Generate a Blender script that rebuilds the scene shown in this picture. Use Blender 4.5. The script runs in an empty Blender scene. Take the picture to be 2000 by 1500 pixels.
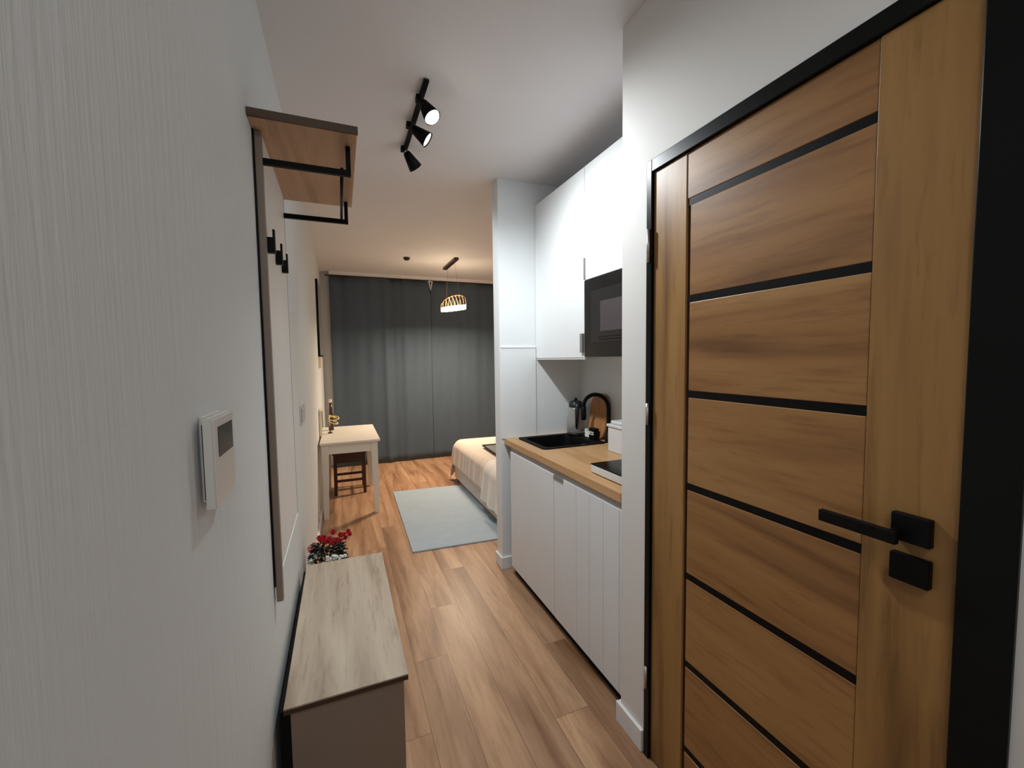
import bpy, bmesh, math, random
from mathutils import Vector, Matrix, Euler
R = math.radians
random.seed(7)
scn = bpy.context.scene
C = scn.collection

# ---------------------------------------------------------------- camera
YAW, PITCH, ROLL, FPX, EYE = R(22.27), R(-3.49), R(-0.7644), 816.2, 1.43
fw = Vector((math.sin(YAW)*math.cos(PITCH), math.cos(YAW)*math.cos(PITCH), math.sin(PITCH)))
rt = Vector((math.cos(YAW), -math.sin(YAW), 0)); up = rt.cross(fw)
rt2 = rt*math.cos(ROLL) + up*math.sin(ROLL); up2 = -rt*math.sin(ROLL) + up*math.cos(ROLL)
cd = bpy.data.cameras.new('camera'); cam = bpy.data.objects.new('camera', cd); C.objects.link(cam)
m = Matrix((rt2, up2, -fw)).transposed().to_4x4(); m.translation = (0, 0, EYE); cam.matrix_world = m
cd.sensor_fit = 'HORIZONTAL'; cd.sensor_width = 36.0; cd.lens = FPX*36/2000; cd.clip_start = 0.02
scn.camera = cam
# ---------------------------------------------------------------- world / colour management
w = bpy.data.worlds.new('world'); scn.world = w; w.use_nodes = True
w.node_tree.nodes['Background'].inputs[0].default_value = (1, 1, 1, 1)
w.node_tree.nodes['Background'].inputs[1].default_value = 0.0
vs = scn.view_settings; vs.view_transform = 'Standard'; vs.look = 'None'; vs.gamma = 1; vs.use_curve_mapping = False
vs.exposure = 0.38
K_SPOT = (57, 3.5, 13)      # watts of the three spot heads
K_PEND = 38
K_FILL = 5.5  # power of the added fill light at the entrance
K_FAR = 14

def lamp(name, kind, loc, power, color, radius=0.03, aim=None, angle=150, blend=1.0, sx=None, sy=None):
    l = bpy.data.lights.new(name, kind); l.energy = power; l.color = color
    if kind == 'SPOT': l.spot_size = R(angle); l.spot_blend = blend; l.shadow_soft_size = radius
    elif kind == 'POINT': l.shadow_soft_size = radius
    elif kind == 'AREA': l.shape = 'RECTANGLE'; l.size = sx; l.size_y = sy
    o = bpy.data.objects.new(name, l); C.objects.link(o); o.location = loc
    if aim is not None: o.rotation_euler = Vector(aim).to_track_quat('-Z', 'Y').to_euler()
    return o
# added fill light over the entrance, unseen behind the camera
lamp('fill_light', 'AREA', (0.02, -0.55, 2.525), K_FILL, (.93, .97, 1.0), aim=(0, 0, -1), sx=.3, sy=.3)

# ---------------------------------------------------------------- materials
def lin(c):
    return tuple(((v/255)/12.92 if v/255 <= .04045 else ((v/255+.055)/1.055)**2.4) for v in c) + (1,)
def base(name):
    mt = bpy.data.materials.new(name); mt.use_nodes = True
    nt = mt.node_tree; return mt, nt, nt.nodes['Principled BSDF']
def N(nt, t, **kw):
    n = nt.nodes.new(t)
    for k, v in kw.items(): setattr(n, k, v)
    return n
def mapping(nt, scale, rnd=True):
    tc = N(nt, 'ShaderNodeTexCoord'); mp = N(nt, 'ShaderNodeMapping'); mp.inputs['Scale'].default_value = scale
    if rnd:
        oi = N(nt, 'ShaderNodeObjectInfo'); mu = N(nt, 'ShaderNodeVectorMath', operation='MULTIPLY_ADD')
        mu.inputs[1].default_value = (37.0, 53.0, 71.0)
        cb = N(nt, 'ShaderNodeCombineXYZ')
        for i in range(3): nt.links.new(oi.outputs['Random'], cb.inputs[i])
        nt.links.new(cb.outputs[0], mu.inputs[0]); nt.links.new(tc.outputs['Object'], mu.inputs[2])
        nt.links.new(mu.outputs[0], mp.inputs['Vector'])
    else: nt.links.new(tc.outputs['Object'], mp.inputs['Vector'])
    return mp.outputs[0]
def noise(nt, vec, scale, detail=4, rough=.55, dist=0):
    n = N(nt, 'ShaderNodeTexNoise'); n.inputs['Scale'].default_value = scale; n.inputs['Detail'].default_value = detail
    n.inputs['Roughness'].default_value = rough; n.inputs['Distortion'].default_value = dist
    nt.links.new(vec, n.inputs['Vector']); return n.outputs['Fac']
def ramp(nt, fac, stops):
    r = N(nt, 'ShaderNodeValToRGB'); el = r.color_ramp.elements
    while len(el) < len(stops): el.new(.5)
    for e, (p, c) in zip(el, stops): e.position = p; e.color = c
    nt.links.new(fac, r.inputs[0]); return r.outputs[0]
def bump(nt, p, h, strength, dist=.01):
    b = N(nt, 'ShaderNodeBump'); b.inputs['Strength'].default_value = strength; b.inputs['Distance'].default_value = dist
    nt.links.new(h, b.inputs['Height']); nt.links.new(b.outputs[0], p.inputs['Normal'])
def plain(name, col, rough=.5, metal=0, var=.04, scale=6, stretch=(1, 1, 1), bmp=0, bscale=120, emit=None, estr=0, coat=0, trans=0, ior=1.45):
    mt, nt, p = base(name); c = lin(col)
    f = noise(nt, mapping(nt, stretch), scale)
    lo = tuple(v*(1-var) for v in c[:3])+(1,); hi = tuple(min(1, v*(1+var)) for v in c[:3])+(1,)
    nt.links.new(ramp(nt, f, [(.3, lo), (.7, hi)]), p.inputs['Base Color'])
    p.inputs['Roughness'].default_value = rough; p.inputs['Metallic'].default_value = metal
    p.inputs['Coat Weight'].default_value = coat; p.inputs['Transmission Weight'].default_value = trans; p.inputs['IOR'].default_value = ior
    if bmp: bump(nt, p, noise(nt, mapping(nt, stretch), bscale, 3), bmp, .004)
    if emit: p.inputs['Emission Color'].default_value = lin(emit); p.inputs['Emission Strength'].default_value = estr
    return mt
def wood(name, dark, mid, light, axis='x', rough=.45, freq=9, streak=.5, spec=.4):
    sc = {'x': (.09, 1, 1), 'y': (1, .09, 1), 'z': (1, 1, .09)}[axis]
    mt, nt, p = base(name)
    v = mapping(nt, sc)
    a = noise(nt, v, freq, 3, .5, .9); b = noise(nt, v, freq*7, 4, .65, .3)
    ca = ramp(nt, a, [(.28, lin(dark)), (.48, lin(mid)), (.72, lin(light))])
    cb = ramp(nt, b, [(.30, (.55, .5, .45, 1)), (.48, (1, 1, 1, 1))])
    mx = N(nt, 'ShaderNodeMix', data_type='RGBA', blend_type='MULTIPLY'); mx.inputs[0].default_value = streak
    nt.links.new(ca, mx.inputs[6]); nt.links.new(cb, mx.inputs[7]); nt.links.new(mx.outputs[2], p.inputs['Base Color'])
    p.inputs['Roughness'].default_value = rough; p.inputs['Specular IOR Level'].default_value = spec
    bump(nt, p, b, .08, .002)
    return mt
def plaster(name, col, streaks=.25):
    mt, nt, p = base(name); c = lin(col)
    f = noise(nt, mapping(nt, (1, 1, 1), False), 1.3, 3)
    nt.links.new(ramp(nt, f, [(.3, tuple(v*.96 for v in c[:3])+(1,)), (.7, c)]), p.inputs['Base Color'])
    p.inputs['Roughness'].default_value = .7
    if streaks: bump(nt, p, noise(nt, mapping(nt, (1, 1, .05), False), 70, 3, .6, .2), streaks, .004)
    return mt
def floor_mat():
    mt, nt, p = base('laminate_planks'); L = nt.links.new
    tc = N(nt, 'ShaderNodeTexCoord'); sp = N(nt, 'ShaderNodeSeparateXYZ'); L(tc.outputs['Object'], sp.inputs[0])
    def M(op, a, b=None):
        n = N(nt, 'ShaderNodeMath', operation=op)
        for i, q in enumerate((a, b)):
            if q is None: continue
            if isinstance(q, (int, float)): n.inputs[i].default_value = q
            else: L(q, n.inputs[i])
        return n.outputs[0]
    W, LEN = .155, 1.73
    u = M('DIVIDE', M('SUBTRACT', sp.outputs[0], .43), W); row = M('FLOOR', u); fu = M('FRACT', u)
    q = M('DIVIDE', M('SUBTRACT', M('SUBTRACT', sp.outputs[1], 2.33), M('MULTIPLY', row, .40)), LEN)
    col = M('FLOOR', q); fq = M('FRACT', q)
    cb = N(nt, 'ShaderNodeCombineXYZ'); L(row, cb.inputs[0]); L(col, cb.inputs[1])
    wn = N(nt, 'ShaderNodeTexWhiteNoise', noise_dimensions='3D'); L(cb.outputs[0], wn.inputs[0])
    # grain coordinate, shifted per plank
    ad = N(nt, 'ShaderNodeVectorMath', operation='MULTIPLY_ADD'); L(wn.outputs['Color'], ad.inputs[0]); ad.inputs[1].default_value = (19, 23, 29); L(tc.outputs['Object'], ad.inputs[2])
    mp = N(nt, 'ShaderNodeMapping'); mp.inputs['Scale'].default_value = (1, .1, 1); L(ad.outputs[0], mp.inputs[0])
    a = noise(nt, mp.outputs[0], 9, 3, .5, .8); b = noise(nt, mp.outputs[0], 60, 4, .65)
    ca = ramp(nt, a, [(.3, lin((140, 102, 72))), (.46, lin((177, 138, 106))), (.7, lin((204, 166, 132)))])
    cbb = ramp(nt, b, [(.3, (.72, .68, .64, 1)), (.5, (1, 1, 1, 1))])
    mx = N(nt, 'ShaderNodeMix', data_type='RGBA', blend_type='MULTIPLY'); mx.inputs[0].default_value = .75; L(ca, mx.inputs[6]); L(cbb, mx.inputs[7])
    tint = ramp(nt, wn.outputs['Value'], [(0, (.74, .71, .69, 1)), (.5, (.95, .93, .91, 1)), (1, (1.0, .98, .96, 1))])
    m2 = N(nt, 'ShaderNodeMix', data_type='RGBA', blend_type='MULTIPLY'); m2.inputs[0].default_value = 1; L(mx.outputs[2], m2.inputs[6]); L(tint, m2.inputs[7])
    e1 = M('MINIMUM', fu, M('SUBTRACT', 1, fu)); e2 = M('MULTIPLY', M('MINIMUM', fq, M('SUBTRACT', 1, fq)), LEN/W)
    edge = M('MINIMUM', e1, e2); seam = M('LESS_THAN', edge, .009)
    m3 = N(nt, 'ShaderNodeMix', data_type='RGBA'); L(M('MULTIPLY', seam, .6), m3.inputs[0]); L(m2.outputs[2], m3.inputs[6]); m3.inputs[7].default_value = lin((84, 58, 42))
    L(m3.outputs[2], p.inputs['Base Color']); p.inputs['Roughness'].default_value = .38; p.inputs['Specular IOR Level'].default_value = .35
    bump(nt, p, M('SUBTRACT', 1, seam), .2, .001)
    return mt
def fabric(name, col, var=.06, sheen=.2, rough=.9, sc=300):
    mt, nt, p = base(name); c = lin(col)
    f = noise(nt, mapping(nt, (1, 1, .25)), 14, 4)
    nt.links.new(ramp(nt, f, [(.3, tuple(v*(1-var) for v in c[:3])+(1,)), (.7, tuple(v*(1+var) for v in c[:3])+(1,))]), p.inputs['Base Color'])
    p.inputs['Roughness'].default_value = rough; p.inputs['Sheen Weight'].default_value = sheen
    bump(nt, p, noise(nt, mapping(nt, (1, 1, 1)), sc, 2), .25, .002)
    return mt

M_WALL = plaster('wall_paint', (218, 221, 221), .65)
M_WALLS = plaster('wall_paint_smooth', (230, 233, 234), 0)
M_RWALL = plaster('wall_paint_warm', (228, 225, 221), 0)
M_CEIL = plaster('ceiling_paint', (230, 227, 228), 0)
M_FLOOR = floor_mat()
M_BASEB = plain('white_skirting_paint', (232, 232, 232), .4, var=.01)
M_DOORH = wood('oak_door_horizontal', (108, 72, 40), (150, 106, 62), (166, 124, 76), 'y', .42, 8, .55)
M_DOORV = wood('oak_door_vertical', (112, 78, 42), (150, 110, 62), (164, 124, 74), 'z', .42, 9, .5)
M_GROOVE = plain('dark_door_groove', (58, 30, 16), .5)
M_BLACK = plain('satin_black', (9, 9, 10), .45, var=.1)
M_FRAME = plain('black_casing', (15, 17, 16), .33, var=.1)
M_MBLACK = plain('matt_black_metal', (12, 12, 12), .5, .3, var=.1)
M_STEEL = plain('brushed_steel', (190, 188, 184), .35, .9)
M_WHITEGL = plain('white_lacquer', (220, 221, 221), .32, var=.01)
M_WHITED = plain('white_door_lacquer', (228, 231, 234), .38, var=.015)
M_GREY = plain('grey_handle_metal', (150, 150, 150), .35, .5)
M_RAIL = plain('grey_edge_board', (168, 163, 158), .5, var=.02)
M_COUNTER = wood('oak_worktop', (182, 138, 92), (200, 156, 110), (214, 172, 126), 'y', .38, 9, .4)
M_BENCH = wood('pale_oak_bench_top', (150, 134, 116), (180, 164, 146), (196, 182, 164), 'y', .5, 10, .55)
M_BENCHS = plain('taupe_bench_side', (138, 122, 108), .55, var=.03)
M_BENCHE = plain('dark_brown_edge', (66, 46, 32), .5, var=.05)
M_SHELF = wood('brown_shelf_wood', (160, 124, 96), (194, 156, 124), (206, 170, 136), 'y', .5, 7, .3)
M_SHELFE = plain('dark_shelf_edge', (88, 68, 54), .5)
M_PANEL = plain('white_panel', (222, 218, 212), .45, var=.02)
M_PANELE = plain('taupe_panel_edge', (140, 126, 114), .5, var=.03)
M_PLASTIC = plain('white_plastic', (214, 210, 204), .35, var=.01)
M_SCREEN = plain('dark_lcd', (34, 37, 37), .25, var=.1)
M_GLASSBLK = plain('black_glass', (4, 4, 5), .16, var=0)
M_MW = plain('microwave_black', (16, 16, 17), .28, var=.1)
M_MWWIN = plain('microwave_window', (72, 66, 68), .15, var=.05)
M_MWIN2 = plain('microwave_inner_band', (28, 26, 26), .35, var=.05)
M_SINK = plain('black_composite', (6, 6, 7), .62, var=.2, scale=200)
M_CURT = fabric('charcoal_curtain', (70, 83, 95), .05, .15, .85)
M_RUG = fabric('pale_blue_rug', (158, 174, 186), .05, .4, 1, 120)
M_BLANKET = fabric('beige_blanket', (216, 198, 182), .04, .3)
M_THROW = fabric('cream_throw', (228, 220, 210), .04, .3)
M_BED = fabric('light_grey_bed_base', (206, 198, 190), .03, .1)
M_MATT = fabric('mattress_white', (226, 222, 216), .02, .1)
M_TABLE = plain('cream_table_lacquer', (228, 220, 208), .42, var=.02)
M_STOOL = plain('dark_brown_wood', (64, 38, 26), .45, var=.1)
M_GOLD = plain('antique_gold', (226, 206, 150), .4, .25)
M_BROWNG = plain('brown_glass', (70, 44, 34), .2, var=.1)
M_MIRRORF = plain('cream_frame', (222, 210, 182), .5)
M_LEAF = plain('dark_green_leaf', (18, 32, 20), .55, var=.3, scale=30)
M_RED = plain('red_petal', (170, 14, 30), .6, var=.2, scale=40)
M_PINK = plain('pink_petal', (214, 118, 112), .6, var=.15, scale=40)
M_WPET = plain('white_petal', (244, 244, 236), .6, var=.05)
M_POT = plain('black_pot', (20, 20, 20), .5)
M_SOIL = plain('potting_soil', (40, 28, 20), .9, var=.3, scale=90)
M_BULB = plain('glowing_bulb', (255, 250, 240), .4, emit=(255, 250, 242), estr=15)
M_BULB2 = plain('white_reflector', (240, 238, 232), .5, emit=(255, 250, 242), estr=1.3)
M_PLED = plain('glowing_diffuser', (255, 245, 220), .4, emit=(255, 228, 184), estr=9)
M_BRONZE = plain('dark_bronze', (60, 38, 26), .4, .5)
M_COPPER = plain('pendant_gold', (196, 150, 108), .35, .6)
M_CABLE = plain('clear_cable', (150, 130, 118), .5)
M_CUT = wood('cutting_board_wood', (150, 96, 52), (178, 122, 72), (190, 136, 84), 'z', .5, 14, .4)
M_KGLASS = plain('kettle_glass', (226, 222, 216), .12, var=0, trans=.75)
M_KDARK = plain('kettle_dark_plastic', (34, 34, 40), .3)
M_GRID = plain('dark_print', (60, 60, 62), .5)
M_WINF = plain('white_window_frame', (230, 230, 226), .4)
M_PANE = plain('night_pane', (20, 22, 26), .08, var=0)

for q in (M_BLACK, M_MBLACK, M_SINK, M_GLASSBLK, M_FRAME): q.node_tree.nodes['Principled BSDF'].inputs['Specular IOR Level'].default_value = .18
# ---------------------------------------------------------------- mesh helpers
def obj(name, bm, mat, parent=None, smooth=False, origin=None):
    """link one mesh object; vertices are given in room coordinates"""
    o0 = Vector(origin) if origin is not None else (root_loc(parent) if parent else Vector((0, 0, 0)))
    bmesh.ops.translate(bm, verts=bm.verts, vec=-o0)
    me = bpy.data.meshes.new(name); bm.to_mesh(me); bm.free()
    for mt in (mat if isinstance(mat, (list, tuple)) else [mat]): me.materials.append(mt)
    o = bpy.data.objects.new(name, me); C.objects.link(o)
    if smooth:
        for pl in me.polygons: pl.use_smooth = True
    if parent: o.parent = parent
    else: o.location = o0
    return o
def root_loc(o):
    v = Vector(o.location)
    while o.parent: o = o.parent; v += Vector(o.location)
    return v
def thing(name, label, cat, loc, group=None):
    o = bpy.data.objects.new(name, None); C.objects.link(o); o.location = loc; o.empty_display_size = .1
    o['label'] = label; o['category'] = cat
    if group: o['group'] = group
    return o
def tag(o, label, cat, group=None):
    o['label'] = label; o['category'] = cat
    if group: o['group'] = group
    return o
def struct(name, bm, mat, parent=None):
    o = obj(name, bm, mat, parent); o['kind'] = 'structure'; return o
def box(bm, x0, x1, y0, y1, z0, z1, bev=0, seg=2):
    r = bmesh.ops.create_cube(bm, size=1)['verts']
    for v in r:
        v.co = Vector((x0+(v.co.x+.5)*(x1-x0), y0+(v.co.y+.5)*(y1-y0), z0+(v.co.z+.5)*(z1-z0)))
    if bev:
        es = {e for v in r for e in v.link_edges}
        bmesh.ops.bevel(bm, geom=list(es), offset=bev, segments=seg, profile=.5, affect='EDGES')
    return bm
def B(*a, **k): return box(bmesh.new(), *a, **k)
def tube(bm, pts, rad, n=10, cap=True):
    pts = [Vector(p) for p in pts]; rings = []
    rads = rad if isinstance(rad, (list, tuple)) else [rad]*len(pts)
    prev = None
    for i, p in enumerate(pts):
        t = (pts[min(i+1, len(pts)-1)]-pts[max(i-1, 0)]).normalized()
        if prev is None: a = t.orthogonal().normalized()
        else: a = (prev - t*prev.dot(t)).normalized()
        prev = a; b = t.cross(a)
        rings.append([bm.verts.new(p+(a*math.cos(2*math.pi*k/n)+b*math.sin(2*math.pi*k/n))*rads[i]) for k in range(n)])
    for r0, r1 in zip(rings, rings[1:]):
        for k in range(n): bm.faces.new((r0[k], r0[(k+1) % n], r1[(k+1) % n], r1[k]))
    if cap: bm.faces.new(rings[0][::-1]); bm.faces.new(rings[-1])
    return bm
def lathe(bm, prof, c=(0, 0, 0), axis=None, n=24, sq=1.0):
    """prof: list of (radius, height) along axis"""
    c = Vector(c); ax = Vector(axis or (0, 0, 1)).normalized(); a = ax.orthogonal().normalized(); b = ax.cross(a); rings = []
    for r, h in prof:
        if r < 1e-5: rings.append([bm.verts.new(c+ax*h)])
        else: rings.append([bm.verts.new(c+ax*h+(a*math.cos(2*math.pi*k/n)+b*math.sin(2*math.pi*k/n)*sq)*r) for k in range(n)])
    for r0, r1 in zip(rings, rings[1:]):
        for k in range(n):
            q = [r0[k % len(r0)], r0[(k+1) % len(r0)], r1[(k+1) % len(r1)], r1[k % len(r1)]]
            u = []
            for v in q:
                if v not in u: u.append(v)
            if len(u) > 2:
                try: bm.faces.new(u)
                except ValueError: pass
    return bm
def prism(bm, poly, axis, a, b):
    """poly in the other two axes (order y,z / x,z / x,y), extruded along axis a..b"""
    def P(p, t): return {'x': (t, p[0], p[1]), 'y': (p[0], t, p[1]), 'z': (p[0], p[1], t)}[axis]
    v0 = [bm.verts.new(P(p, a)) for p in poly]; v1 = [bm.verts.new(P(p, b)) for p in poly]; n = len(poly)
    bm.faces.new(v0); bm.faces.new(v1[::-1])
    for i in range(n): bm.faces.new((v0[i], v1[i], v1[(i+1) % n], v0[(i+1) % n]))
    bmesh.ops.recalc_face_normals(bm, faces=bm.faces); return bm
def grid(bm, nu, nv, f):
    vv = [[bm.verts.new(f(i/nu, j/nv)) for j in range(nv+1)] for i in range(nu+1)]
    for i in range(nu):
        for j in range(nv): bm.faces.new((vv[i][j], vv[i+1][j], vv[i+1][j+1], vv[i][j+1]))
    return bm
def solid(o, t, off=0):
    md = o.modifiers.new('thickness', 'SOLIDIFY'); md.thickness = t; md.offset = off

# ---------------------------------------------------------------- room shell
XL, XD, XK, YC, YP, YP2, YB, ZC = -.212, .970, 1.60, 1.286, 2.593, 2.70, 6.12, 2.595
X2 = 3.3
struct('floor', B(XL-.1, X2+.1, -1.2, YB+.1, -.06, 0), M_FLOOR)
struct('ceiling', B(XL-.1, X2+.1, -1.2, YB+.1, ZC, ZC+.08), M_CEIL)
struct('wall_left', B(XL-.1, XL, -1.2, YB+.1, 0, ZC), M_WALL)
struct('wall_entrance', B(XL, X2, -1.2, -1.1, 0, ZC), M_WALLS)
# wall with the wooden door (opening left free), its end turns into the kitchen niche
DY0, DY1, DZ = .338, 1.140, 2.050
bm = bmesh.new()
box(bm, XD, XD+.13, DY1, YC, 0, ZC); box(bm, XD, XD+.13, -1.1, DY0, 0, ZC); box(bm, XD, XD+.13, DY0, DY1, DZ, ZC)
struct('wall_right', bm, M_RWALL)
bm = bmesh.new(); box(bm, XD+.13, XK+.1, YC-.1, YC, 0, ZC); struct('wall_niche', bm, M_WALLS)
struct('wall_kitchen', B(XK, XK+.1, YC, YP, 0, ZC), M_WALLS)
struct('wall_partition', B(.978, X2, YP, YP2, 0, ZC), M_WALLS)
struct('wall_bedroom', B(X2, X2+.1, YP2, YB, 0, ZC), M_WALLS)
# far wall with a window opening behind the curtains
WX0, WX1, WZ0, WZ1 = .5, 2.9, .1, 2.50
bm = bmesh.new()
box(bm, XL, WX0, YB, YB+.1, 0, ZC); box(bm, WX1, X2, YB, YB+.1, 0, ZC); box(bm, WX0, WX1, YB, YB+.1, WZ1, ZC); box(bm, WX0, WX1, YB, YB+.1, 0, WZ0)
struct('wall_far', bm, M_RWALL)
wr = bpy.data.objects.new('window_1', None); C.objects.link(wr); wr.location = (1.7, YB+.04, WZ0); wr['kind'] = 'structure'
bm = bmesh.new()
for x in (WX0, 1.17, 1.93, WX1-.06): box(bm, x, x+.06, YB+.005, YB+.06, WZ0, WZ1, .004)
for z in (WZ0, WZ1-.06): box(bm, WX0+.06, WX1-.06, YB+.008, YB+.057, z, z+.06, .004)
obj('window_frame', bm, M_WINF, wr)
obj('pane', B(WX0, WX1, YB+.062, YB+.07, WZ0, WZ1), M_PANE, wr)

# baseboards
bh, bt = .082, .014
def skirt(bm, x0, x1, y0, y1):
    box(bm, x0, x1, y0, y1, 0, bh, .003)
bm = bmesh.new(); skirt(bm, XD-bt, XD, DY1+.012, YC+.001+bt); skirt(bm, XD, 1.0, YC, YC+bt)
struct('baseboard_right', bm, M_BASEB)
bm = bmesh.new(); skirt(bm, XD-bt, XD, -1.1, DY0-.06); struct('baseboard_entrance', bm, M_BASEB)
bm = bmesh.new(); skirt(bm, .978-bt, .978, YP-bt, YP2); skirt(bm, .978, 1.045, YP-bt, YP); struct('baseboard_partition', bm, M_BASEB)
bm = bmesh.new(); skirt(bm, XL, XL+bt, -1.1, YB); struct('baseboard_left', bm, M_BASEB)
bm = bmesh.new(); skirt(bm, .25, WX0+2.3, YB-bt, YB); struct('baseboard_far', bm, M_BASEB)

# ---------------------------------------------------------------- wooden door
dr = bpy.data.objects.new('door_1', None); C.objects.link(dr); dr.location = (XD, .74, 0); dr['kind'] = 'structure'
XF = XD-.008       # face of the casing
bm = bmesh.new()
box(bm, XF, XD+.14, DY1-.018, DY1+.006, 0, DZ+.022, .002)
box(bm, XF, XD+.14, DY0-.052, DY0+.018, 0, DZ+.022, .002)
box(bm, XF, XD+.14, DY0+.018, DY1-.018, DZ-.018, DZ+.022, .002)
obj('door_frame', bm, M_FRAME, dr)
SX0, SX1 = XD+.002, XD+.042          # leaf
LY0, LY1, LZ1 = DY0+.019, DY1-.020, DZ-.019
IY0, IY1 = .502, .967                # infill between the stiles
obj('stile', B(SX0, SX1, IY1+.014, LY1, .008, LZ1, .0015), M_DOORV, dr)
obj('stile', B(SX0, SX1, LY0, IY0-.001, .008, LZ1, .0015), M_DOORV, dr)
obj('groove', B(SX0+.008, SX1-.004, IY0-.002, IY1+.014, .008, LZ1-.002), M_GROOVE, dr)
zs = [1.886, 1.601, 1.315, 1.030, .747, .462, .178]
edges = [LZ1] + zs + [.008]
for i in range(8):
    zt = edges[i] - (.0105 if i else 0); zb = edges[i+1] + (.0105 if i < 7 else 0)
    yy = IY1+.012 if i == 0 else IY1
    obj('door_panel', B(SX0+.002, SX1, IY0, yy, zb, zt, .002), M_DOORH, dr)
for z in zs:
    obj('inlay_strip', B(SX0+.0035, SX1-.002, IY0, IY1+.006, z-.0103, z+.0103), M_BLACK, dr)
hd = obj('door_handle', B(.924, .938, .424, .557, 1.080, 1.104, .002), M_BLACK, dr)
obj('handle_neck', tube(bmesh.new(), [(.937, .437, 1.093), (.957, .437, 1.093)], .010, 14), M_BLACK, hd)
obj('rosette', B(.956, XD+.0015, .389, .447, 1.080, 1.132, .002), M_BLACK, dr)
rl = obj('lock_rosette', B(.955, XD+.0015, .388, .447, 1.004, 1.056, .003), M_BLACK, dr)
for a, b in ((1.742, 1.850), (1.200, 1.272), (.263, .340)):
    obj('hinge', tube(bmesh.new(), [(XF-.005, DY1-.010, a), (XF-.005, DY1-.010, b)], .0055, 12), M_STEEL, dr, True)

# ---------------------------------------------------------------- kitchen, lower
FX = 1.005
bc = thing('base_cabinet', 'white two-door kitchen base cabinet under the oak worktop', 'cabinet', (1.3, 1.9, 0))
KY0, KYM, KY1 = 1.300, 1.900, 2.500
obj('carcass', B(FX+.020, XK-.005, KY0, KY1, .06, .852), M_RAIL, bc)
obj('toe_kick', B(FX+.028, FX+.044, KY0, KY1, 0, .0595), M_BLACK, bc)
obj('edge_rail', B(FX+.006, FX+.020, KY0, KY1, .826, .852), M_RAIL, bc)
d = obj('door', B(FX, FX+.018, KYM+.002, KY1, .060, .824, .0015), M_WHITED, bc)
bm = bmesh.new(); g = []                       # near door: shallow vertical grooves in its face
ys = [KY0]; 
for yy in (1.345, 1.455, 1.565, 1.675): ys += [yy, yy+.003]
ys.append(KYM-.002)
poly = []
for i, yy in enumerate(ys[1:-1]):
    poly += [(FX, yy), (FX+.0015, yy+.0005)] if i % 2 == 0 else [(FX+.0015, yy-.0005), (FX, yy)]
poly = [(FX, KY0)] + poly + [(FX, KYM-.002), (FX+.018, KYM-.002), (FX+.018, KY0)]
prism(bm, poly, 'z', .060, .824)
d2 = obj('door', bm, M_WHITED, bc)
h = obj('edge_pull', B(FX-.004, FX+.004, 1.800, 1.898, .806, .826, .001), M_GREY, bc)
# worktop
bm = bmesh.new()
SXA, SXB, SYA, SYB = 1.105, 1.505, 2.185, 2.535
Z0, Z1 = .858, .894
poly = [(1.0, YP), (1.0, 1.335), (1.012, 1.318), (1.05, 1.300), (XK, 1.300), (XK, YP)]
prism(bm, poly, 'z', Z0, Z1)
wt = obj('worktop', bm, M_COUNTER, None, origin=(1.3, 1.9, Z0)); tag(wt, 'oak wood worktop running along the kitchen niche over the white doors', 'worktop')
# cut the sink hole
cut = obj('worktop_hole', B(SXA-.001, SXB+.001, SYA-.001, SYB+.001, Z0-.1, Z1+.1), M_COUNTER)
md = wt.modifiers.new('hole', 'BOOLEAN'); md.operation = 'DIFFERENCE'; md.object = cut; md.solver = 'EXACT'
bpy.context.view_layer.update()
dg = bpy.context.evaluated_depsgraph_get(); nm = bpy.data.meshes.new_from_object(wt.evaluated_get(dg)); wt.modifiers.clear(); wt.data = nm
bpy.data.objects.remove(cut)
# carcass top gets a matching hole: rebuild carcass as shell
ca = [c for c in bc.children if c.name.startswith('carcass')][0]
bm = bmesh.new()
for a in ((FX+.020, XK-.005, KY0, KY0+.018, .06, .852), (FX+.047, XK-.005, YP-.020, YP-.002, .085, .852), (FX+.046, XK-.005, KY0+.018, YP-.020, .085, .100),
          (XK-.02, XK-.005, KY0+.018, YP-.020, .100, .852), (FX+.020, XK-.02, KY0+.018, 2.12, .834, .852)): box(bm, *a)
bmesh.ops.translate(bm, verts=bm.verts, vec=-root_loc(bc)); bm.to_mesh(ca.data); bm.free()
# sink: rim + bowl as one shell
sk = thing('sink', 'black composite sink set into the oak worktop by the partition', 'sink', (1.3, 2.36, Z1))
bm = bmesh.new()
def ring(x0, x1, y0, y1, z, r, n=5):
    out = []
    for cx, cy, a0 in ((x1-r, y1-r, 0), (x0+r, y1-r, 90), (x0+r, y0+r, 180), (x1-r, y0+r, 270)):
        for k in range(n+1): a = R(a0+90*k/n); out.append(bm.verts.new((cx+r*math.cos(a), cy+r*math.sin(a), z)))
    return out
rs = [ring(1.080, 1.522, 2.160, 2.560, Z1+.0005, .03), ring(1.082, 1.520, 2.162, 2.558, Z1+.007, .03), ring(SXA+.012, 1.455, SYA+.012, SYB-.012, Z1+.005, .04),
      ring(SXA+.016, 1.450, SYA+.016, SYB-.016, Z1-.02, .045), ring(SXA+.03, 1.43, SYA+.03, SYB-.03, Z1-.17, .05)]
for a, b in zip(rs, rs[1:]):
    for k in range(len(a)): bm.faces.new((a[k], a[(k+1) % len(a)], b[(k+1) % len(a)], b[k]))
bm.faces.new(rs[-1]); bmesh.ops.recalc_face_normals(bm, faces=bm.faces)
obj('basin', bm, M_SINK, sk)
obj('drain', lathe(bmesh.new(), [(0, .004), (.035, .004), (.04, 0)], (1.27, 2.36, Z1-.170)), M_STEEL, sk, True)
obj('rim_badge', B(1.34, 1.365, 2.166, 2.176, Z1+.006, Z1+.0085), M_STEEL, sk)
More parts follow.
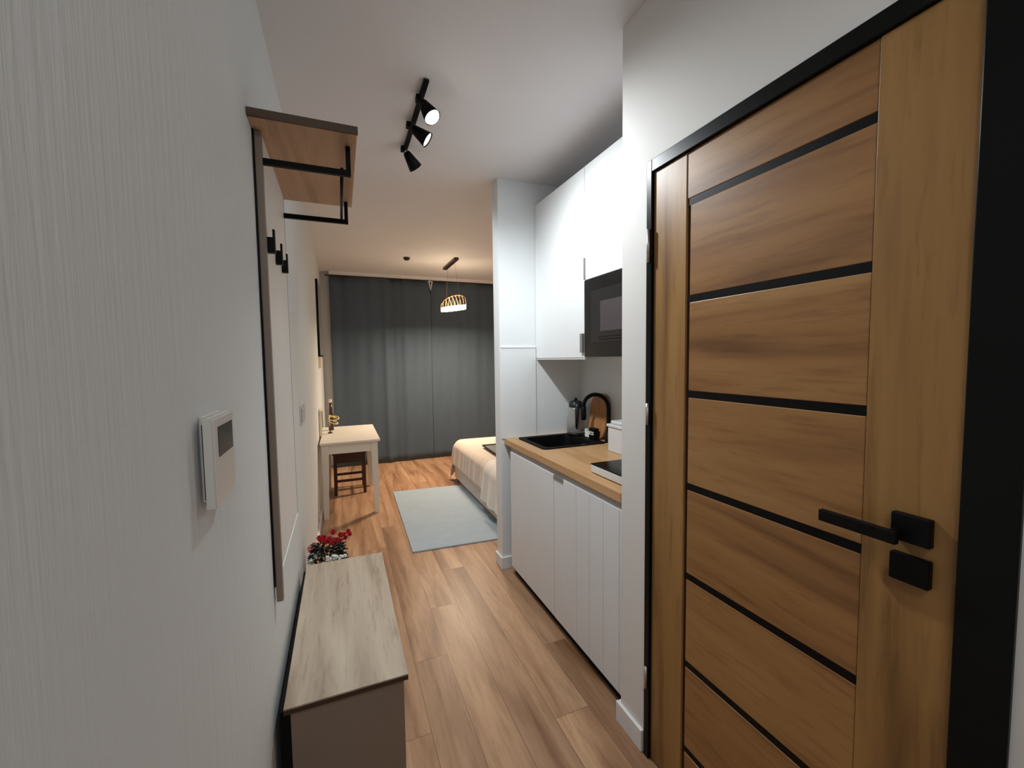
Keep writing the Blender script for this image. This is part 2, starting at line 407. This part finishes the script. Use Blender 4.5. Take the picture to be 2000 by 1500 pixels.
# faucet
fb = Vector((1.548, 2.185, Z1+.0002))
fc = thing('faucet', 'matt black gooseneck faucet with pull-down spray standing behind the black sink', 'faucet', fb)
sd = Vector((-.56, .83, 0)).normalized()
obj('base', lathe(bmesh.new(), [(.0, 0), (.024, 0), (.024, .012), (.017, .02), (.017, .07), (0, .07)], fb), M_BLACK, fc, True)
pts = [fb+Vector((0, 0, .02)), fb+Vector((0, 0, .10)), fb+Vector((0, 0, .21))]
rr = .085
for k in range(1, 13):
    a = math.pi*k/12; pts.append(fb+Vector((0, 0, .215))+sd*(rr-rr*math.cos(a))+Vector((0, 0, rr*math.sin(a))))
sp = obj('neck', tube(bmesh.new(), pts, .0125, 14), M_BLACK, fc, True)
e = pts[-1]
obj('spray_head', tube(bmesh.new(), [e+Vector((0, 0, .005)), e, e-Vector((0, 0, .07)), e-Vector((0, 0, .085))], [.0125, .0165, .018, .014], 14), M_BLACK, fc, True)
obj('lever', tube(bmesh.new(), [fb+Vector((0, 0, .045)), fb+Vector((.005, -.025, .05)), fb+Vector((.01, -.06, .085))], [.009, .007, .005], 10), M_BLACK, fc, True)
# kettle
kc = Vector((1.485, 2.49, 0)); kz = Z1+.0075
kc = Vector((1.50, 2.50, kz))
kt = thing('electric_kettle', 'glass kettle with dark handle in the far corner behind the faucet', 'kettle', (kc.x, kc.y, kz))
kt.location = (kc.x, kc.y, kz)
obj('body', lathe(bmesh.new(), [(0, .012), (.060, .012), (.064, .02), (.060, .10), (.048, .17), (.046, .19), (.043, .19), (.045, .17), (.056, .10), (.060, .024), (0, .02)], kc, n=28), M_KGLASS, kt, True)
obj('power_base', lathe(bmesh.new(), [(0, 0), (.062, 0), (.064, .008), (.058, .0118), (0, .0118)], kc), M_KDARK, kt, True)
obj('collar', lathe(bmesh.new(), [(.047, .188), (.049, .192), (.049, .212), (.044, .215), (0, .215)], kc), M_KDARK, kt, True)
lid = obj('lid', lathe(bmesh.new(), [(.044, .2152), (.040, .228), (.012, .234), (.010, .250), (0, .252)], kc), M_KDARK, kt, True)
hdv = Vector((-.45, -.9, 0)).normalized()
obj('handle', tube(bmesh.new(), [kc+hdv*.042+Vector((0, 0, .205)), kc+hdv*.075+Vector((0, 0, .225)), kc+hdv*.098+Vector((0, 0, .205)), kc+hdv*.098+Vector((0, 0, .15)), kc+hdv*.085+Vector((0, 0, .09)), kc+hdv*.060+Vector((0, 0, .05))], [.012, .014, .015, .014, .012, .008], 12), M_KDARK, kt, True)
# cutting board leaning on the back wall
def rounded(w, h, r, n=6):
    out = []
    for cx, cz, a0 in ((w-r, h-r, 0), (r, h-r, 90), (r, r, 180), (w-r, r, 270)):
        for k in range(n+1): a = R(a0+90*k/n); out.append((cx+r*math.cos(a), cz+r*math.sin(a)))
    return out
bm = bmesh.new(); prism(bm, rounded(.19, .30, .08), 'x', 0, .014)
bmesh.ops.rotate(bm, verts=bm.verts, cent=(0, 0, 0), matrix=Matrix.Rotation(R(9), 3, 'Y'))
bmesh.ops.translate(bm, verts=bm.verts, vec=(1.535, 2.225, Z1+.0035))
cb = obj('cutting_board', bm, M_CUT, None, origin=(1.55, 2.32, Z1)); tag(cb, 'round-cornered wooden cutting board leaning on the wall behind the faucet', 'cutting board')
# small box of dish sponges and a white block
t = thing('sponge_box', 'small black box with white print beside the foot of the faucet', 'box', (1.51, 2.31, Z1+.008))
t.location = (1.512, 2.30, Z1+.0075)
obj('box_body', B(1.490, 1.528, 2.262, 2.322, Z1+.0078, Z1+.078, .002), M_BLACK, t)
obj('printed_label', B(1.4885, 1.490, 2.268, 2.316, Z1+.036, Z1+.056), M_WPET, t)
obj('printed_mark', B(1.4878, 1.4886, 2.274, 2.304, Z1+.042, Z1+.050), M_GRID, t)
t = obj('soap_block', B(1.498, 1.530, 2.335, 2.385, Z1+.0078, Z1+.062, .004), M_WPET, None, origin=(1.51, 2.36, Z1+.0078)); tag(t, 'small white block on the worktop between kettle and black box', 'soap')
# white lidded box
t = thing('storage_box', 'white lidded box standing on the worktop in front of the faucet', 'box', (1.46, 1.87, Z1))
bm = B(1.400, 1.520, 1.745, 1.985, Z1, 1.035, .006); obj('box_body', bm, M_WHITEGL, t)
bm = B(1.394, 1.526, 1.739, 1.991, 1.036, 1.052, .004)
box(bm, 1.410, 1.510, 1.755, 1.975, 1.052, 1.072, .008); obj('lid', bm, M_WHITEGL, t)
# hob
t = thing('induction_hob', 'portable hob with black glass top and white sides on the near end of the worktop', 'hob', (1.2, 1.52, Z1))
obj('housing', B(1.062, 1.34, 1.325, 1.640, Z1+.004, Z1+.040, .004), M_WHITEGL, t)
obj('glass_top', B(1.062, 1.34, 1.325, 1.640, Z1+.0402, Z1+.045, .001), M_GLASSBLK, t)
for x in (1.09, 1.31):
    for y in (1.36, 1.61): obj('rubber_foot', lathe(bmesh.new(), [(0, 0), (.012, 0), (.012, .0042), (0, .0042)], (x, y, Z1)), M_BLACK, t)

# splash panel on the partition and back wall
struct('trim_1', B(.981, 1.238, YP-.006, YP-.0005, Z1+.001, 1.500), M_WALLS)
struct('trim_2', B(.981, 1.238, YP-.009, YP-.0005, 1.5005, 1.508), M_BASEB)

# ---------------------------------------------------------------- kitchen, upper
UX = 1.242; UZ0, UZ1 = 1.432, 2.447; UM = 1.972
uc = thing('wall_cabinet', 'tall white wall cabinet next to the partition above the sink', 'cabinet', (1.42, 2.28, UZ0), 'white wall cabinets')
obj('carcass', B(UX+.019, XK-.001, UM+.001, YP-.001, UZ0, UZ1), M_WHITEGL, uc)
d = obj('door', B(UX, UX+.018, UM+.002, YP-.003, UZ0-.002, UZ1, .0012), M_WHITEGL, uc)
obj('edge_pull', B(UX-.016, UX+.001, UM+.006, UM+.030, UZ0+.025, UZ0+.130, .002), M_GREY, d)
obj('light_rail', B(UX+.004, UX+.018, UM+.004, YP-.004, UZ0-.012, UZ0-.0022), M_WHITEGL, uc)
u2 = thing('wall_cabinet', 'short white wall cabinet directly above the black microwave', 'cabinet', (1.42, 1.67, 1.848), 'white wall cabinets')
MY0 = 1.372
obj('carcass', B(UX+.019, XK-.001, MY0, UM-.001, 1.848, UZ1), M_WHITEGL, u2)
d = obj('door', B(UX, UX+.018, MY0, UM-.001, 1.848, UZ1, .0012), M_WHITEGL, u2)
obj('edge_pull', B(UX-.010, UX+.001, UM-.008, UM-.001, 1.850, 1.965, .001), M_GREY, d)
mw = thing('microwave', 'black built-in microwave oven below the short white wall cabinet', 'microwave', (1.42, 1.67, 1.434))
obj('housing', B(UX+.010, XK-.001, MY0+.002, UM-.002, 1.434, 1.844), M_MW, mw)
d = obj('door', B(UX-.006, UX+.0095, MY0+.002, UM-.002, 1.434, 1.844, .003), M_MW, mw)
obj('door_frame_band', B(UX-.0075, UX-.006, 1.50, 1.900, 1.508, 1.778, .0005), M_MWIN2, d)
obj('window', B(UX-.0085, UX-.0076, 1.545, 1.815, 1.563, 1.716), M_MWWIN, d)
bm = bmesh.new()
for z in (1.520, 1.534): box(bm, UX-.0085, UX-.0076, 1.56, 1.83, z, z+.003)
obj('vent_line', bm, M_BLACK, d)

# ---------------------------------------------------------------- left wall: coat rack
PX = -.190
cr = thing('coat_rack', 'white wall coat rack panel with wooden hat shelf, black rail and hooks', 'coat rack', (XL, 1.7, .70))
obj('back_panel_or_shade', B(XL+.001, PX, 1.452, 1.955, .790, 2.098, .001), M_PANEL, cr)
obj('panel_edge', B(XL+.005, PX+.001, 1.430, 1.4515, .690, 2.098, .001), M_PANELE, cr)
obj('shadow_strip', B(XL+.0003, XL+.0048, 1.424, 1.451, .74, 2.098), M_BLACK, cr)  # black strip painted as the shadow line beside the panel
obj('bottom_edge', B(PX-.004, PX+.002, 1.4525, 1.955, .783, .789, .0005), M_BASEB, cr)
obj('far_edge', B(XL+.001, PX+.0004, 1.9552, 1.960, .790, 2.098), M_BLACK, cr)
sh = obj('shelf_board', B(XL+.001, .070, 1.362, 1.995, 2.099, 2.117), M_SHELF, cr)
obj('shelf_edge', B(XL+.001, .072, 1.350, 1.3615, 2.098, 2.118), M_SHELFE, sh)
for y in (1.445, 1.940):
    bk = obj('bracket', B(PX, .052, y-.006, y+.006, 2.008, 2.026), M_MBLACK, cr)
    obj('bracket_tip', B(.038, .052, y-.006, y+.006, 2.0265, 2.0985), M_MBLACK, bk)
obj('coat_rail', tube(bmesh.new(), [(.026, 1.449, 2.030), (.026, 1.936, 2.030)], .0055, 12), M_MBLACK, cr, True)
for y, z in ((1.462, 1.757), (1.640, 1.760), (1.800, 1.763)):
    hk = obj('hook', B(PX, PX+.021, y-.010, y+.010, z, z+.046, .001), M_MBLACK, cr)
    obj('hook_tip', B(PX+.015, PX+.021, y-.008, y+.008, z+.0462, z+.070, .0005), M_MBLACK, hk)

# thermostat
th = thing('thermostat', 'white room thermostat with a dark square display on the left wall', 'thermostat', (XL, .83, 1.27))
TX = -.187
obj('back_plate', B(XL, XL+.007, .800, .905, 1.205, 1.343, .001), M_PLASTIC, th)
bm = bmesh.new(); prism(bm, [(.778, 1.342), (.908, 1.342), (.908, 1.235), (.904, 1.216), (.892, 1.204), (.874, 1.199), (.778, 1.199)], 'x', XL+.010, TX)
bmesh.ops.bevel(bm, geom=[e for e in bm.edges if all(v.co.x > TX-.001 for v in e.verts)], offset=.003, segments=2, affect='EDGES')
obj('body', bm, M_PLASTIC, th)
obj('slot_shadow', B(XL+.007, XL+.010, .785, .900, 1.212, 1.332), M_BLACK, th)  # black strip paints the shade in the slot behind the body
obj('display', B(TX-.001, TX+.0008, .800, .893, 1.277, 1.326), M_SCREEN, th)
# double switch and low socket
def switch(y0, y1, z0, z1, nm, label, cat):
    t = thing(nm, label, cat, (XL, (y0+y1)/2, (z0+z1)/2))
    obj('frame', B(XL, XL+.008, y0, y1, z0, z1, .002), M_PLASTIC, t); ym = (y0+y1)/2
    for a, b in ((y0+.018, ym-.010), (ym+.010, y1-.018)):
        obj('rocker' if nm == 'light_switch' else 'socket_insert', B(XL+.008, XL+.0125, a, b, z0+.018, z1-.018, .0015), M_PLASTIC, t)
        bm = bmesh.new(); box(bm, XL+.0079, XL+.0090, a-.011, a-.001, z0+.012, z1-.012); obj('seam', bm, M_GRID, t)
switch(2.50, 2.74, 1.085, 1.190, 'light_switch', 'white double light switch on the left wall beyond the coat rack', 'light switch')
switch(3.66, 3.84, .10, .185, 'wall_socket', 'white double socket low on the left wall before the table', 'socket')
# slim dark-edged mirror on the wall over the table
t = thing('wall_mirror', 'slim dark-edged mirror hung on the left wall above the cream table', 'mirror', (XL, 5.1, 1.5))
obj('mirror_frame', B(XL, XL+.022, 4.80, 5.60, 1.48, 2.28, .002), M_MBLACK, t)
mmir = plain('mirror_glass', (210, 206, 196), .08, .9, var=0)
obj('mirror_glass', B(XL+.022, XL+.0235, 4.815, 5.585, 1.495, 2.265), mmir, t)
obj('shelf_ledge', B(XL, XL+.03, 4.82, 5.00, 1.36, 1.476, .004), M_MIRRORF, t)

# ---------------------------------------------------------------- bench
bn = thing('shoe_bench', 'low taupe bench cabinet with pale oak top along the left wall', 'bench', (-.01, 1.73, 0))
obj('body', B(-.168, .150, 1.300, 2.170, .0, .431, .001), M_BENCHS, bn)
obj('back_panel_or_shade', B(-.196, -.1685, 1.303, 2.168, 0, .430), M_BLACK, bn)  # black slab colours in the shade between bench and wall
tp = obj('bench_top', B(-.183, .162, 1.285, 2.184, .4455, .4500), M_BENCH, bn)
obj('top_edge', B(-.183, .162, 1.284, 2.184, .432, .4452), M_BENCHE, bn)

# ---------------------------------------------------------------- flowers behind the bench
pc = Vector((-.098, 2.400, 0))
pl = thing('flower_basket', 'potted flowers, red on top and white in front, behind the shoe bench', 'plant', pc)
obj('pot', lathe(bmesh.new(), [(0, 0), (.070, 0), (.092, .24), (.096, .25), (.090, .25), (.086, .235), (0, .235)], pc), M_POT, pl, True)
obj('soil', lathe(bmesh.new(), [(.085, .236), (0, .240)], pc), M_SOIL, pl)
def leaf(bm, p, d, ln, wd, n=3):
    d = d.normalized(); s = d.cross(Vector((0, 0, 1)))
    if s.length < .01: s = Vector((1, 0, 0))
    s.normalize(); u = s.cross(d)
    L = [p+d*ln*k/n+u*(-.25*ln*(k/n)**2) for k in range(n+1)]; W = [.15, 1, .8, 0.02]
    a = [bm.verts.new(q+s*wd*W[i]+u*.002) for i, q in enumerate(L)]; b = [bm.verts.new(q-s*wd*W[i]+u*.002) for i, q in enumerate(L)]; c = [bm.verts.new(q-u*.003) for q in L]
    for i in range(n):
        bm.faces.new((a[i], a[i+1], c[i+1], c[i])); bm.faces.new((c[i], c[i+1], b[i+1], b[i]))
bm = bmesh.new()
for k in range(620):
    a = random.uniform(0, 6.283); t = random.random(); z = .245+.215*t
    r = (.100-.035*abs(t-.45)*2)*random.uniform(.3, 1)**.5; p = pc+Vector((r*math.cos(a), r*math.sin(a), z))
    leaf(bm, p, Vector((math.cos(a), math.sin(a), random.uniform(-.5, .8))), random.uniform(.016, .030), random.uniform(.006, .011))
for v in bm.verts: v.co.x = max(v.co.x, XL+.016); v.co.y = max(v.co.y, 2.19)
obj('foliage', bm, M_LEAF, pl)
def blossom(name, c, nrm, rad, mat, petals=6):
    bm = bmesh.new(); nrm = Vector(nrm).normalized(); a = nrm.orthogonal().normalized(); b = nrm.cross(a); c = Vector(c)
    for ringi, (rf, hf) in enumerate(((1, 0), (.6, .35))):
        for k in range(petals):
            t = 2*math.pi*(k+.5*ringi)/petals; d = a*math.cos(t)+b*math.sin(t); s = nrm.cross(d)
            q = [c, c+d*rad*.5*rf+s*rad*.32+nrm*rad*(.15+hf), c+d*rad*rf+nrm*rad*(.1+hf), c+d*rad*.5*rf-s*rad*.32+nrm*rad*(.15+hf)]
            bm.faces.new([bm.verts.new(x) for x in q])
    tube(bm, [c-nrm*.002, c-nrm*.02-Vector((0, 0, .02))], .0012, 5)
    for v in bm.verts: v.co.x = max(v.co.x, XL+.003)
    return obj(name, bm, mat, pl)
for k in range(17):
    t = k/16; x = -.140+.150*t+random.uniform(-.008, .008)
    blossom('red_flower', (x, 2.415+random.uniform(-.05, .05), .468+random.uniform(-.012, .022)), (random.uniform(-.4, .4), -.7, .8), random.uniform(.016, .022), M_RED)
for x, y, z in ((-.178, 2.40, .438), (-.165, 2.42, .450), (-.186, 2.43, .430), (-.150, 2.40, .440)):
    blossom('pink_flower', (x, y, z), (-.1, -.7, .7), .017, M_PINK)
for k in range(26):
    x = random.uniform(-.10, -.005); blossom('white_flower', (x, 2.292+random.uniform(-.006, .02), .402+random.uniform(-.012, .026)), (.1, -.6, .9), random.uniform(.008, .012), M_WPET, 5)
for k in range(26):
    t = random.random(); blossom('white_flower', (-.196+.05*t+.02*random.random(), 2.34+.05*random.random(), .37+.07*t), (-.1, -.8, .6), random.uniform(.007, .011), M_WPET, 5)
pts = [pc+Vector((.092*math.cos(a)+.004, .02, .26+.19*math.sin(a))) for a in [R(12*k) for k in range(0, 16)]]
for p in pts: p.x = max(p.x, XL+.01)
obj('basket_handle', tube(bmesh.new(), pts[:11], .004, 8), M_POT, pl, True)

# ---------------------------------------------------------------- ceiling spot lamp
sl = thing('spot_lamp', 'black three-head ceiling spot bar, nearest head glowing, over the corridor', 'ceiling lamp', (.372, 2.1, ZC))
bm = B(.360, .384, 1.800, 2.420, ZC-.014, ZC-.001, .003); obj('ceiling_bar', bm, M_MBLACK, sl)
heads = [((.368, 1.905), Vector((.42, -.36, -.83)), True, .035), ((.360, 2.130), Vector((.82, -.22, -.62)), True, .033), ((.366, 2.375), Vector((.62, .42, -.66)), False, .033)]
for i, ((hx, hy), dv, front, L0) in enumerate(heads):
    dv = dv.normalized()
    piv = Vector((hx, hy, ZC-.034))
    hd = obj('spot_head', lathe(bmesh.new(), [(0, -.004), (.016, -.004), (.021, .006), (.024, .02), (.038, .085), (.036, .085), (.021, .024), (.0, .020)], piv+dv*.012, dv, 28), M_MBLACK, sl, True)
    obj('joint', B(hx-.024, hx-.002, hy-.016, hy+.016, ZC-.040, ZC-.0145, .003), M_MBLACK, hd)
    c = piv+dv*.012
    if i == 0: obj('bulb', lathe(bmesh.new(), [(0, .098), (.018, .096), (.029, .090), (.033, .082), (.030, .060), (.018, .035), (.0, .03)], c, dv, 24), M_BULB, hd, True)
    else: obj('bulb', lathe(bmesh.new(), [(0, .082), (.034, .080), (.030, .060), (.018, .035), (.0, .03)], c, dv, 24), M_BULB2, hd, True)
    ll = lamp('spot_head_light', 'SPOT', c+dv*(.118 if i == 0 else .09), K_SPOT[i], (.90, .965, 1.0), .03, aim=(Vector((.50, -.10, -.86)), Vector((.80, .10, -.60)), Vector((.22, .62, -.75)))[i], angle=(142, 112, 120)[i], blend=(.75, .7, .7)[i])
# made-up fixture for the added fill light, out of view behind the camera
el = thing('fill_lamp', 'added unseen fill lamp, round white and flush, above the entrance', 'ceiling lamp', (.02, -.55, ZC))
obj('fill_lamp_base', lathe(bmesh.new(), [(0, 0), (.17, 0), (.17, -.02), (0, -.02)], (.02, -.55, ZC)), M_PLASTIC, el)
obj('fill_lamp_shade', lathe(bmesh.new(), [(.165, -.0205), (.16, -.04), (.12, -.058), (0, -.064)], (.02, -.55, ZC)), M_BULB2, el, True)
# smoke detector
t = obj('smoke_detector', lathe(bmesh.new(), [(0, -.030), (.022, -.030), (.034, -.018), (.036, 0), (0, 0)], (.742, 4.93, ZC)), M_BRONZE, None, True, origin=(.742, 4.93, ZC)); tag(t, 'small dark round detector on the ceiling left of the pendant', 'smoke detector')
# pendant
pn = thing('pendant_lamp', 'gold ribbed pendant lamp with glowing base hanging before the right curtain', 'pendant lamp', (1.275, 5.0, ZC))
obj('canopy', B(1.25, 1.30, 4.74, 5.32, ZC-.028, ZC-.001, .003), M_BRONZE, pn)
pz = 2.055; c0 = Vector((1.29, 5.0, pz)); ang = R(64)
ux = Vector((math.cos(ang), -math.sin(ang), 0)); uy = Vector((math.sin(ang), math.cos(ang), 0))
HW, HD = .225, .05
bm = bmesh.new()
prism(bm, [(HW*math.cos(a)*(1 if abs(math.cos(a)) < .99 else 1), HD*math.sin(a)) for a in [2*math.pi*k/24 for k in range(24)]], 'z', -.034, .014)
bmesh.ops.transform(bm, verts=bm.verts, matrix=Matrix.Translation(c0) @ Matrix.Rotation(-ang, 4, 'Z'))
df = obj('diffuser', bm, M_PLED, pn)
for k in range(8):
    s = -HW*.94+2*HW*.94*k/7; hh = .030+.085*max(0, 1-(s/HW)**2)**.5+.03*(k/7)
    yy = HD*max(.15, (1-(s/HW)**2))**.5
    pts = [c0+ux*s+uy*(yy*math.cos(a))+Vector((0, 0, .010+hh*math.sin(a))) for a in [math.pi*j/10 for j in range(11)]]
    obj('rib', tube(bmesh.new(), pts, .0035, 8), M_COPPER, pn, True)
pts = [c0+ux*(HW*.94*(-1+2*j/14))+Vector((0, 0, .012+(.030+.085*max(0, 1-(-.94+1.88*j/14)**2)**.5+.03*j/14))) for j in range(15)]
obj('ridge', tube(bmesh.new(), pts, .003, 8), M_COPPER, pn, True)
for j, yc in ((3, 5.16), (11, 4.84)):
    obj('cable', tube(bmesh.new(), [pts[j], (1.275, yc, ZC-.029)], .0012, 6), M_CABLE, pn)
lamp('pendant_light', 'AREA', c0-Vector((0, 0, .036)), K_PEND, (1, .80, .60), aim=(0, 0, -1), sx=.34, sy=.09).data.spread = R(168)
lamp('pendant_glow', 'POINT', c0+Vector((0, 0, .05)), K_PEND*.07, (1, .80, .60), .05)

# ---------------------------------------------------------------- far room
def curtain(x0, x1, ph, side, label, hem=.006, amp=1.0):
    bm = bmesh.new()
    def f(u, v):
        x = x0+(x1-x0)*u; z = hem+(2.538-hem)*v
        a = .35+.65*v
        y = 6.0+amp*(.007*math.sin(x*19+ph+1.5*math.sin(x*3))+.004*math.sin(x*41+1.3*ph+.5*math.sin(2*z))+.016*math.sin(x*7.1+ph*2+.4*z))*a + .034*math.exp(-((x-.60)/.045)**2)*(-1)-.016*math.exp(-((x-.86)/.05)**2)+.012*math.exp(-((x-.70)/.04)**2)
        e = (u if side < 0 else 1-u)
        if z > 2.36: x += side*-.022*((z-2.36)/.178)*max(0, 1-e*12)
        return (x, y, z)
    grid(bm, 130, 24, f)
    t = thing('curtain', label, 'curtain', ((x0+x1)/2, 6.0, 0), 'charcoal curtains on the far wall')
    o = obj('curtain_cloth', bm, M_CURT, t, True); solid(o, .003)
    return t
c1 = curtain(-.100, 1.214, .4, 1, 'left charcoal curtain, behind the cream table')
c2 = curtain(1.218, 3.20, 2.1, -1, 'right charcoal curtain, behind the pendant lamp and bed')
t = obj('curtain_rail', B(-.15, 3.25, 5.985, 6.015, 2.540, 2.552), M_STOOL, None, origin=(1.5, 6.0, 2.54)); 
tag(t, 'dark curtain rail under the ceiling edge carrying both charcoal curtains', 'curtain rail')
obj('mount', B(-.1, 3.2, 5.99, 6.01, 2.552, ZC), M_CEIL, t)
t = obj('curtain_gap_v', tube(bmesh.new(), [(1.194, 5.955, 2.530), (1.216, 5.950, 2.40), (1.238, 5.955, 2.530), (1.194, 5.955, 2.530)], .010, 8), M_WINF, c2)  # white V stands for the gap at the top between the curtains

# rug
bm = bmesh.new()
prism(bm, [(.447, 3.075), (1.30, 3.025), (1.32, 4.530), (.478, 4.600)], 'z', .001, .010)
t = obj('rug', bm, M_RUG, None, origin=(.85, 3.8, 0)); tag(t, 'pale blue-grey rug on the floor beside the bed', 'rug')

# bed
bd = thing('bed', 'low bed with light grey base behind the partition wall', 'bed', (1.95, 3.8, 0))
obj('base', B(1.205, 2.75, 2.86, 4.76, .035, .30, .015), M_BED, bd)
obj('mattress', B(1.215, 2.75, 2.88, 4.75, .301, .470, .045, 4), M_MATT, bd, True)
for x in (1.225, 2.68):
    for y in (2.90, 4.68): obj('leg', B(x, x+.05, y, y+.05, .0105 if x < 1.3 and y < 4.5 else 0, .0345), M_STOOL, bd)
def prof(s, e, out):           # s: 0 at the hem .. 1 on top; e: edge coordinate, out: -1/+1 outward
    if s < .35: k = s/.35; return e+out*(.026-.014*k), .225+.175*k-.02*(1-k)
    if s < .6: a = (s-.35)/.25*math.pi/2; return e+out*.012-out*.09*(1-math.cos(a)), .40+.09*math.sin(a)
    return None
def blanket(xe, ye, x1, y0, dz, hem, wav, gap):
    bm = bmesh.new()
    def px(u):
        s = u*1.6
        if s < .6: q, z = prof(s, xe, -1); return q, z
        return xe+.078+(x1-xe-.078)*(s-.6), .49
    def py(v):
        s = v*1.6
        if s < .6: q, z = prof(s, ye, 1); return q, z
        return ye-.078-(ye-.078-y0)*(s-.6), .49
    def f(u, v):
        x, zx = px(u); y, zy = py(v)
        drop = max(0, .49-zx)*hem; dy = max(0, .49-zy)*1.35
        z = .49-drop-dy+gap
        if drop > .02 and dy < .02: x += wav*.005*math.sin(y*42+2*math.sin(y*9))*min(1, drop*5)
        if dy > .02: y += .22*dy*dy+.004*math.sin(x*30)*min(1, dy*5)
        if dy > .02 and drop > .02: x -= .10*min(drop, dy); 
        return (x-gap, y, max(z, .052)+dz*math.sin(x*7+y*5))
    grid(bm, 60, 90, f); return bm
o = obj('blanket', blanket(1.205, 4.775, 2.72, 2.90, .002, 1.0, 1, .004), M_BLANKET, None, True, origin=(1.9, 3.9, .47)); solid(o, .006, 1); tag(o, 'beige blanket draped over the bed, its corner hanging near the floor', 'blanket')
# cream throw hanging over the side
bm = bmesh.new()
def f(u, v):
    y = 3.06+.50*u + .03*(1-v)*math.sin(u*3)
    s = v
    if s < .5: k = s/.5; x, z = 1.150+.016*k, .165+.235*k-.02*math.sin(u*3.1)
    elif s < .7: a = (s-.5)/.2*math.pi/2; x, z = 1.166+.09*(1-math.cos(a)), .40+.108*math.sin(a)
    else: x, z = 1.256+.42*(s-.7)/.3, .508
    if s < .6: x -= .010*(1+math.sin(u*15))*(1-s/.6)
    return (x, y, z)
grid(bm, 40, 50, f)
o = obj('throw', bm, M_THROW, None, True, origin=(1.3, 3.3, .5)); solid(o, .005, 1); tag(o, 'cream throw cloth hanging over the bed side next to the partition', 'throw')
# dark tray on the bed
t = thing('tray', 'dark rimmed tray lying on the beige bed blanket', 'tray', (1.5, 3.9, .508))
bm = bmesh.new(); zt = .512
cs = [Vector((1.345, 3.66, zt)), Vector((1.36, 4.16, zt)), Vector((1.72, 4.15, zt)), Vector((1.70, 3.65, zt))]
bm2 = bmesh.new(); prism(bm2, [(c.x, c.y) for c in cs], 'z', zt, zt+.004); obj('tray_bottom', bm2, M_GREY, t)
for a, b in zip(cs, cs[1:]+cs[:1]): tube(bm, [a+Vector((0, 0, .006)), b+Vector((0, 0, .006))], .008, 8)
obj('tray_rim', bm, M_BLACK, t)

# table
tb = thing('side_table', 'small cream wooden table against the left wall before the curtains', 'table', (.06, 4.52, 0))
TX0, TX1, TY0, TY1, TZ = -.196, .318, 4.030, 5.010, .700
obj('tabletop', B(TX0, TX1, TY0, TY1, TZ-.020, TZ, .003), M_TABLE, tb)
for a in ((TX0+.02, TX1-.03, TY0+.030, TY0+.048), (TX0+.02, TX1-.03, TY1-.048, TY1-.030), (TX0+.02, TX0+.038, TY0+.05, TY1-.05), (TX1-.048, TX1-.030, TY0+.05, TY1-.05)):
    obj('apron', B(a[0], a[1], a[2], a[3], TZ-.110, TZ-.0205), M_TABLE, tb)
for x, sx in ((TX0+.012, 1), (TX1-.022, -1)):
    for y, sy in ((TY0+.022, 1), (TY1-.022, -1)):
        bm = bmesh.new(); top = .062; bot = .042
        v = [bm.verts.new((x+sx*a, y+sy*b, z)) for z, q in ((0, bot), (TZ-.0205, top)) for a, b in ((0, 0), (q, 0), (q, q), (0, q))]
        for fc_ in ((0, 1, 2, 3), (4, 5, 6, 7), (0, 1, 5, 4), (1, 2, 6, 5), (2, 3, 7, 6), (3, 0, 4, 7)): bm.faces.new([v[i] for i in fc_])
        bmesh.ops.recalc_face_normals(bm, faces=bm.faces); obj('leg', bm, M_TABLE, tb)
# stool under the table
st = thing('stool', 'dark brown wooden stool tucked under the cream table', 'stool', (.08, 4.92, 0))
obj('seat', B(-.115, .225, 4.72, 5.06, .435, .470, .006), M_STOOL, st)
obj('apron', B(-.074, .184, 4.735, 4.751, .345, .434), M_STOOL, st)
obj('apron', B(-.074, .184, 5.028, 5.044, .345, .434), M_STOOL, st)
for x in (-.105, .185):
    for y in (4.73, 5.02): obj('leg', B(x, x+.030, y, y+.030, 0, .435, .002), M_STOOL, st)
for y in (4.737, 5.027): obj('stretcher', B(-.075, .185, y, y+.016, .14, .165), M_STOOL, st)
for x in (-.098, .192): obj('stretcher', B(x, x+.016, 4.76, 5.02, .20, .225), M_STOOL, st)
# things on the table
t = thing('table_mirror', 'cream-framed small mirror leaning on the wall at the back of the table', 'mirror', (-.19, 4.55, TZ))
obj('mirror_frame', B(-.208, -.186, 4.40, 4.66, TZ+.001, .955, .003), M_MIRRORF, t)
obj('mirror_glass', B(-.186, -.1845, 4.42, 4.64, TZ+.02, .935), mmir, t)
t = thing('bottle', 'tall brown bottle with pale cap standing on the cream table', 'bottle', (-.112, 4.78, TZ))
obj('bottle_body', lathe(bmesh.new(), [(0, 0), (.024, 0), (.026, .01), (.026, .15), (.016, .20), (.014, .29), (0, .29)], (-.112, 4.78, TZ)), M_BROWNG, t, True)
obj('cap', lathe(bmesh.new(), [(.0, .2905), (.016, .2905), (.016, .325), (0, .328)], (-.112, 4.78, TZ)), M_THROW, t, True)
t = thing('gold_ornament', 'looped gold ornament beside the bottle on the cream table', 'ornament', (-.115, 4.60, TZ))
obj('foot', lathe(bmesh.new(), [(0, 0), (.022, 0), (.022, .008), (.006, .016), (.006, .075), (0, .075)], (-.118, 4.58, TZ)), M_STOOL, t, True)
for k, (zz, s) in enumerate(((.150, 1.0), (.110, .9), (.168, .75))):
    pts = [(-.128+.075*s*(1-math.cos(a))*.5*1.25, 4.58+.03*math.sin(a), TZ+zz+.018*math.sin(a*1.0+k)) for a in [2*math.pi*j/20 for j in range(21)]]
    obj('loop', tube(bmesh.new(), pts, .0055, 8), M_GOLD, t, True)
obj('stem', tube(bmesh.new(), [(-.120, 4.58, TZ+.07), (-.124, 4.58, TZ+.18)], .005, 8), M_GOLD, t, True)
